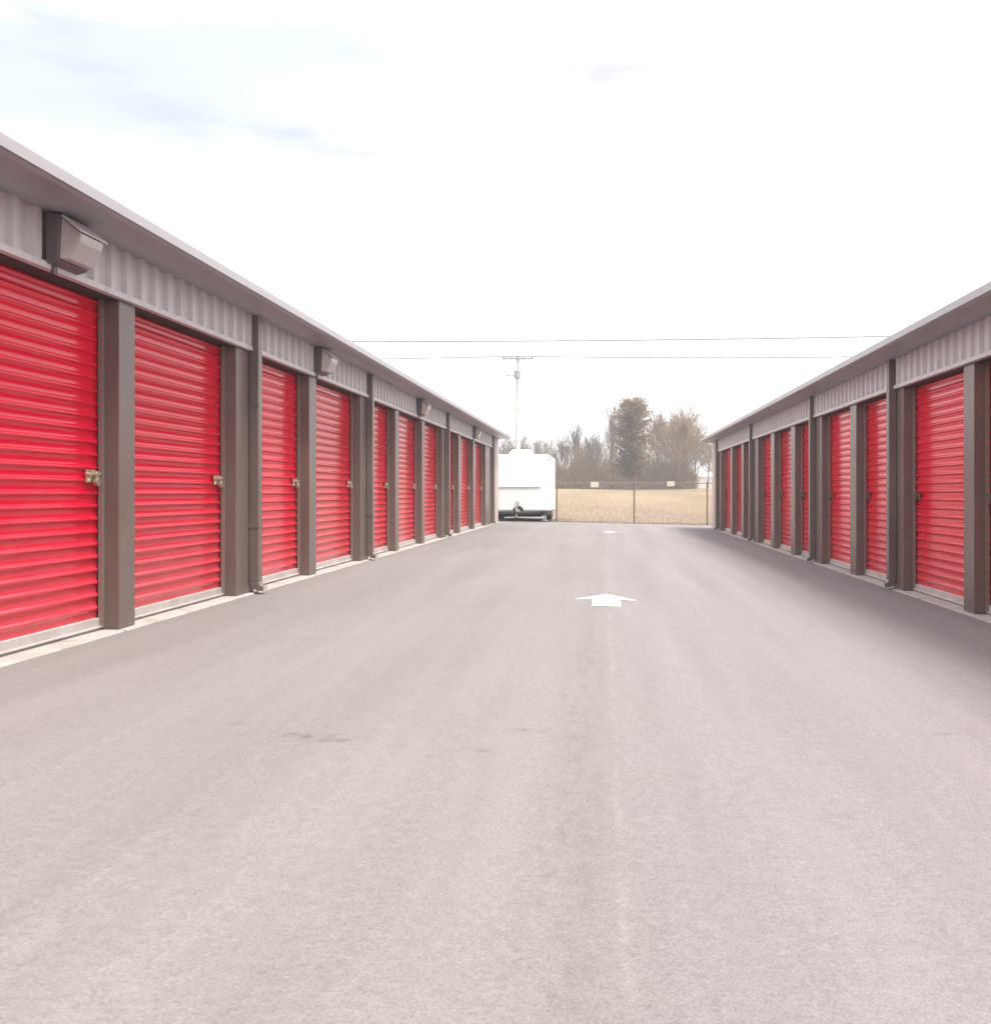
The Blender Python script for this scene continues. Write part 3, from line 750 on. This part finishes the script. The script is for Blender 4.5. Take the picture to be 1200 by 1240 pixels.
def shrub(label, seed, loc, w, h, material, group, n=14):
    rnd = random.Random(seed)
    root = empty('shrub', loc); tag(root, label, 'shrub', group)
    st = MB(); lf = MB()
    for k in range(n):
        a = rnd.uniform(0, 6.28); rr = w * .5 * math.sqrt(rnd.random())
        e = Vector((math.cos(a) * rr, math.sin(a) * rr * .7, h * rnd.uniform(.45, 1.0) * (1 - .35 * (rr / (w * .5)) ** 2)))
        s = Vector((e.x * .35, e.y * .35, -0.05))
        st.tube(s, e, 0.025, 0.008, n=4, cap=False)
        for _ in range(38):
            c = s.lerp(e, rnd.uniform(.25, 1.05)) + Vector((rnd.gauss(0, .16), rnd.gauss(0, .16), rnd.gauss(0, .10)))
            v = Vector((rnd.uniform(-1, 1), rnd.uniform(-1, 1), rnd.uniform(-.6, 1))).normalized() * rnd.uniform(.06, .13); b = v.orthogonal().normalized() * .04
            lf.add([c - v, c + b, c + v, c - b], [(0, 1, 2, 3)])
    st.build('stems', M['bark'], root, recalc=False); lf.build('leaves', material, root, recalc=False)
sh = [(676, 96, 'dark low shrub against the right edge of the white trailer'), (692, 97, 'dark low shrub between the trailer and the left fence sign'),
      (708, 96, 'dark low shrub just left of the left fence sign'), (726, 98, 'brown low shrub just right of the left fence sign'),
      (744, 97, 'brown low shrub below the tall slim bare tree'), (782, 97, 'brown low shrub below the right side of the evergreen'),
      (800, 98, 'brown low shrub just left of the right fence sign'), (824, 96, 'brown low shrub between the right fence sign and wooden post')]
for i, (x, Y, lab) in enumerate(sh):
    shrub(lab, 70 + i, G(x, Y), 1.9, 0.80 + 0.2 * (i % 3 == 1), M['brush'] if i < 3 else M['dead'] if i % 3 == 0 else M['brush'], 'low shrubs along the far field edge', 22)
# tangled undergrowth of the wood behind
ug = MB(); rnd = random.Random(12)
for k in range(9000):
    Y = rnd.uniform(94.5, 126); col = min(rnd.uniform(560, 846), 846 - abs(rnd.gauss(0, 14))); x = (col - 731) / 1200 * Y
    z = terrain(x, Y); h = (0.7 + 4.0 * rnd.random() ** 1.7) * (0.8 + 0.3 * math.sin(x * 1.3 + 1) * math.sin(x * .5))
    a = rnd.uniform(-.35, .35) * h; b = rnd.uniform(-.35, .35) * h
    ug.tube((x, Y, z - .1), (x + a * .4, Y + b * .4, z + h * .55), 0.022, 0.016, n=3, cap=False)
    for _ in range(3):
        a2 = a * .4 + rnd.uniform(-.4, .4); ug.tube((x + a * .4, Y + b * .4, z + h * .5), (x + a2, Y + b, z + h * rnd.uniform(.75, 1.1)), 0.014, 0.008, n=3, cap=False)
tag(ug.build('undergrowth', M['thicket'], recalc=False), 'tangled brown leafless undergrowth along the far side of the field', 'undergrowth', kind='stuff')

# ------------------------------------------------------------------ haze
hz = MB(); hz.box(-640, 640, -640, 640, -2.5, 12.5)
hm = bpy.data.materials.new('pale_haze'); hm.use_nodes = True
hn = hm.node_tree.nodes; hn.remove(hn['Principled BSDF'])
pv = hn.new('ShaderNodeVolumePrincipled'); pv.inputs['Color'].default_value = (0.97, 0.96, 0.97, 1); pv.inputs['Density'].default_value = 0.0017
hm.node_tree.links.new(pv.outputs['Volume'], hn['Material Output'].inputs['Volume'])
ho = tag(hz.build('haze', hm), kind='stuff')

# ------------------------------------------------------------------ light, sky, camera
SUN_EL, SUN_AZ = 70, 122     # azimuth clockwise from +Y: high over the right building, a little behind the camera
W = bpy.data.worlds.new('World'); S.world = W; W.use_nodes = True
N = W.node_tree.nodes; L = W.node_tree.links
bg = N['Background']; bg.inputs['Strength'].default_value = 0.10
sky = N.new('ShaderNodeTexSky'); sky.sky_type = 'NISHITA'; sky.sun_disc = False
sky.sun_elevation = R(SUN_EL); sky.sun_rotation = R(SUN_AZ); sky.air_density = 1.0; sky.dust_density = 2.0; sky.altitude = 100
tc = N.new('ShaderNodeTexCoord'); mp = N.new('ShaderNodeMapping'); mp.inputs['Scale'].default_value = (1.6, 1.6, 6.0); mp.inputs['Location'].default_value = (0.35, 0.2, 0.4)
L.new(tc.outputs['Generated'], mp.inputs['Vector'])
cn = N.new('ShaderNodeTexNoise'); cn.inputs['Scale'].default_value = 1.5; cn.inputs['Detail'].default_value = 7; cn.inputs['Roughness'].default_value = 0.55
L.new(mp.outputs['Vector'], cn.inputs['Vector'])
cr = N.new('ShaderNodeMapRange'); cr.inputs['From Min'].default_value = 0.34; cr.inputs['From Max'].default_value = 0.52; cr.inputs['To Min'].default_value = 0.93; cr.inputs['To Max'].default_value = 0.99
L.new(cn.outputs['Fac'], cr.inputs['Value'])
def gap(direction, sx, sz, amount):
    # a thin patch in the cloud: 1 at its centre, falling to 0
    sub = N.new('ShaderNodeVectorMath'); sub.operation = 'SUBTRACT'; L.new(tc.outputs['Generated'], sub.inputs[0]); sub.inputs[1].default_value = direction
    mul = N.new('ShaderNodeVectorMath'); mul.operation = 'MULTIPLY'; L.new(sub.outputs['Vector'], mul.inputs[0]); mul.inputs[1].default_value = (1 / sx, 0.6 / sx, 1 / sz)
    ln = N.new('ShaderNodeVectorMath'); ln.operation = 'LENGTH'; L.new(mul.outputs['Vector'], ln.inputs[0])
    ns = N.new('ShaderNodeMath'); ns.operation = 'MULTIPLY_ADD'; L.new(cn.outputs['Fac'], ns.inputs[0]); ns.inputs[1].default_value = 0.9; L.new(ln.outputs['Value'], ns.inputs[2])
    r = N.new('ShaderNodeMapRange'); r.interpolation_type = 'SMOOTHSTEP'; r.inputs['From Min'].default_value = 0.5; r.inputs['From Max'].default_value = 1.6
    r.inputs['To Min'].default_value = 1 - amount; r.inputs['To Max'].default_value = 1; L.new(ns.outputs['Value'], r.inputs['Value'])
    return r.outputs['Result']
cover = cr.outputs['Result']
for gp_ in (((-0.470, 0.820, 0.350), 0.34, 0.095, 0.36), ((-0.159, 0.902, 0.403), 0.30, 0.055, 0.22)):
    mm = N.new('ShaderNodeMath'); mm.operation = 'MULTIPLY'; L.new(cover, mm.inputs[0]); L.new(gap(*gp_), mm.inputs[1]); cover = mm.outputs['Value']
mx = N.new('ShaderNodeMix'); mx.data_type = 'RGBA'; L.new(cover, mx.inputs['Factor']); L.new(sky.outputs['Color'], mx.inputs['A'])
# overcast cloud: brightest overhead, about a third of that at the horizon
sz = N.new('ShaderNodeSeparateXYZ'); L.new(tc.outputs['Generated'], sz.inputs['Vector'])
lum = N.new('ShaderNodeMapRange'); lum.inputs['From Min'].default_value = 0; lum.inputs['From Max'].default_value = 1
lum.inputs['To Min'].default_value = 3.9; lum.inputs['To Max'].default_value = 10.8; L.new(sz.outputs['Z'], lum.inputs['Value'])
# thinner, greyer cloud in places higher up
gn = N.new('ShaderNodeTexNoise'); gn.inputs['Scale'].default_value = 2.2; gn.inputs['Detail'].default_value = 6; gn.inputs['Roughness'].default_value = 0.5; L.new(mp.outputs['Vector'], gn.inputs['Vector'])
g1 = N.new('ShaderNodeMapRange'); g1.interpolation_type = 'SMOOTHSTEP'; g1.inputs['From Min'].default_value = 0.36; g1.inputs['From Max'].default_value = 0.60; g1.inputs['To Min'].default_value = 0.0; g1.inputs['To Max'].default_value = 1.0; L.new(gn.outputs['Fac'], g1.inputs['Value'])
g2 = N.new('ShaderNodeMapRange'); g2.inputs['From Min'].default_value = 0.10; g2.inputs['From Max'].default_value = 0.40; g2.inputs['To Min'].default_value = 1.0; g2.inputs['To Max'].default_value = 0.54; L.new(sz.outputs['Z'], g2.inputs['Value'])
g3 = N.new('ShaderNodeMix'); g3.data_type = 'FLOAT'; L.new(g1.outputs['Result'], g3.inputs['Factor']); L.new(g2.outputs['Result'], g3.inputs['A']); g3.inputs['B'].default_value = 1.0
g4 = N.new('ShaderNodeMath'); g4.operation = 'MULTIPLY'; L.new(lum.outputs['Result'], g4.inputs[0]); L.new(g3.outputs['Result'], g4.inputs[1])
g5 = N.new('ShaderNodeMapRange'); g5.inputs['From Min'].default_value = 0.64; g5.inputs['From Max'].default_value = 1.0; g5.inputs['To Min'].default_value = 0.56; g5.inputs['To Max'].default_value = 1.0; L.new(cover, g5.inputs['Value'])
g6 = N.new('ShaderNodeMath'); g6.operation = 'MULTIPLY'; L.new(g4.outputs['Value'], g6.inputs[0]); L.new(g5.outputs['Result'], g6.inputs[1])
cc = N.new('ShaderNodeMix'); cc.data_type = 'RGBA'; cc.blend_type = 'MULTIPLY'; cc.inputs['Factor'].default_value = 1
cc.inputs['A'].default_value = (1.0, 0.975, 0.985, 1); L.new(g6.outputs['Value'], cc.inputs['B']); L.new(cc.outputs['Result'], mx.inputs['B'])
L.new(mx.outputs['Result'], bg.inputs['Color'])

sl = bpy.data.lights.new('sun', 'SUN'); sl.energy = 2.1; sl.angle = R(20); sl.color = (1.0, 0.95, 0.89)
so = bpy.data.objects.new('sun', sl); C.objects.link(so)
az = R(SUN_AZ); el = R(SUN_EL)
d = Vector((math.sin(az) * math.cos(el), math.cos(az) * math.cos(el), math.sin(el)))
so.rotation_euler = (-d).to_track_quat('-Z', 'Y').to_euler()

cam = bpy.data.cameras.new('camera'); co = bpy.data.objects.new('camera', cam); C.objects.link(co)
co.location = (0, 0, 0.95); co.rotation_euler = (R(90), 0, 0)
cam.sensor_fit = 'HORIZONTAL'; cam.sensor_width = 36; cam.lens = 36.0
cam.shift_x = -131 / 1200; cam.shift_y = -24 / 1200
cam.clip_start = 0.05; cam.clip_end = 4000
S.camera = co
S.view_settings.view_transform = 'Standard'; S.view_settings.look = 'None'; S.view_settings.gamma = 1
S.view_settings.use_curve_mapping = False
S.view_settings.exposure = 1.68
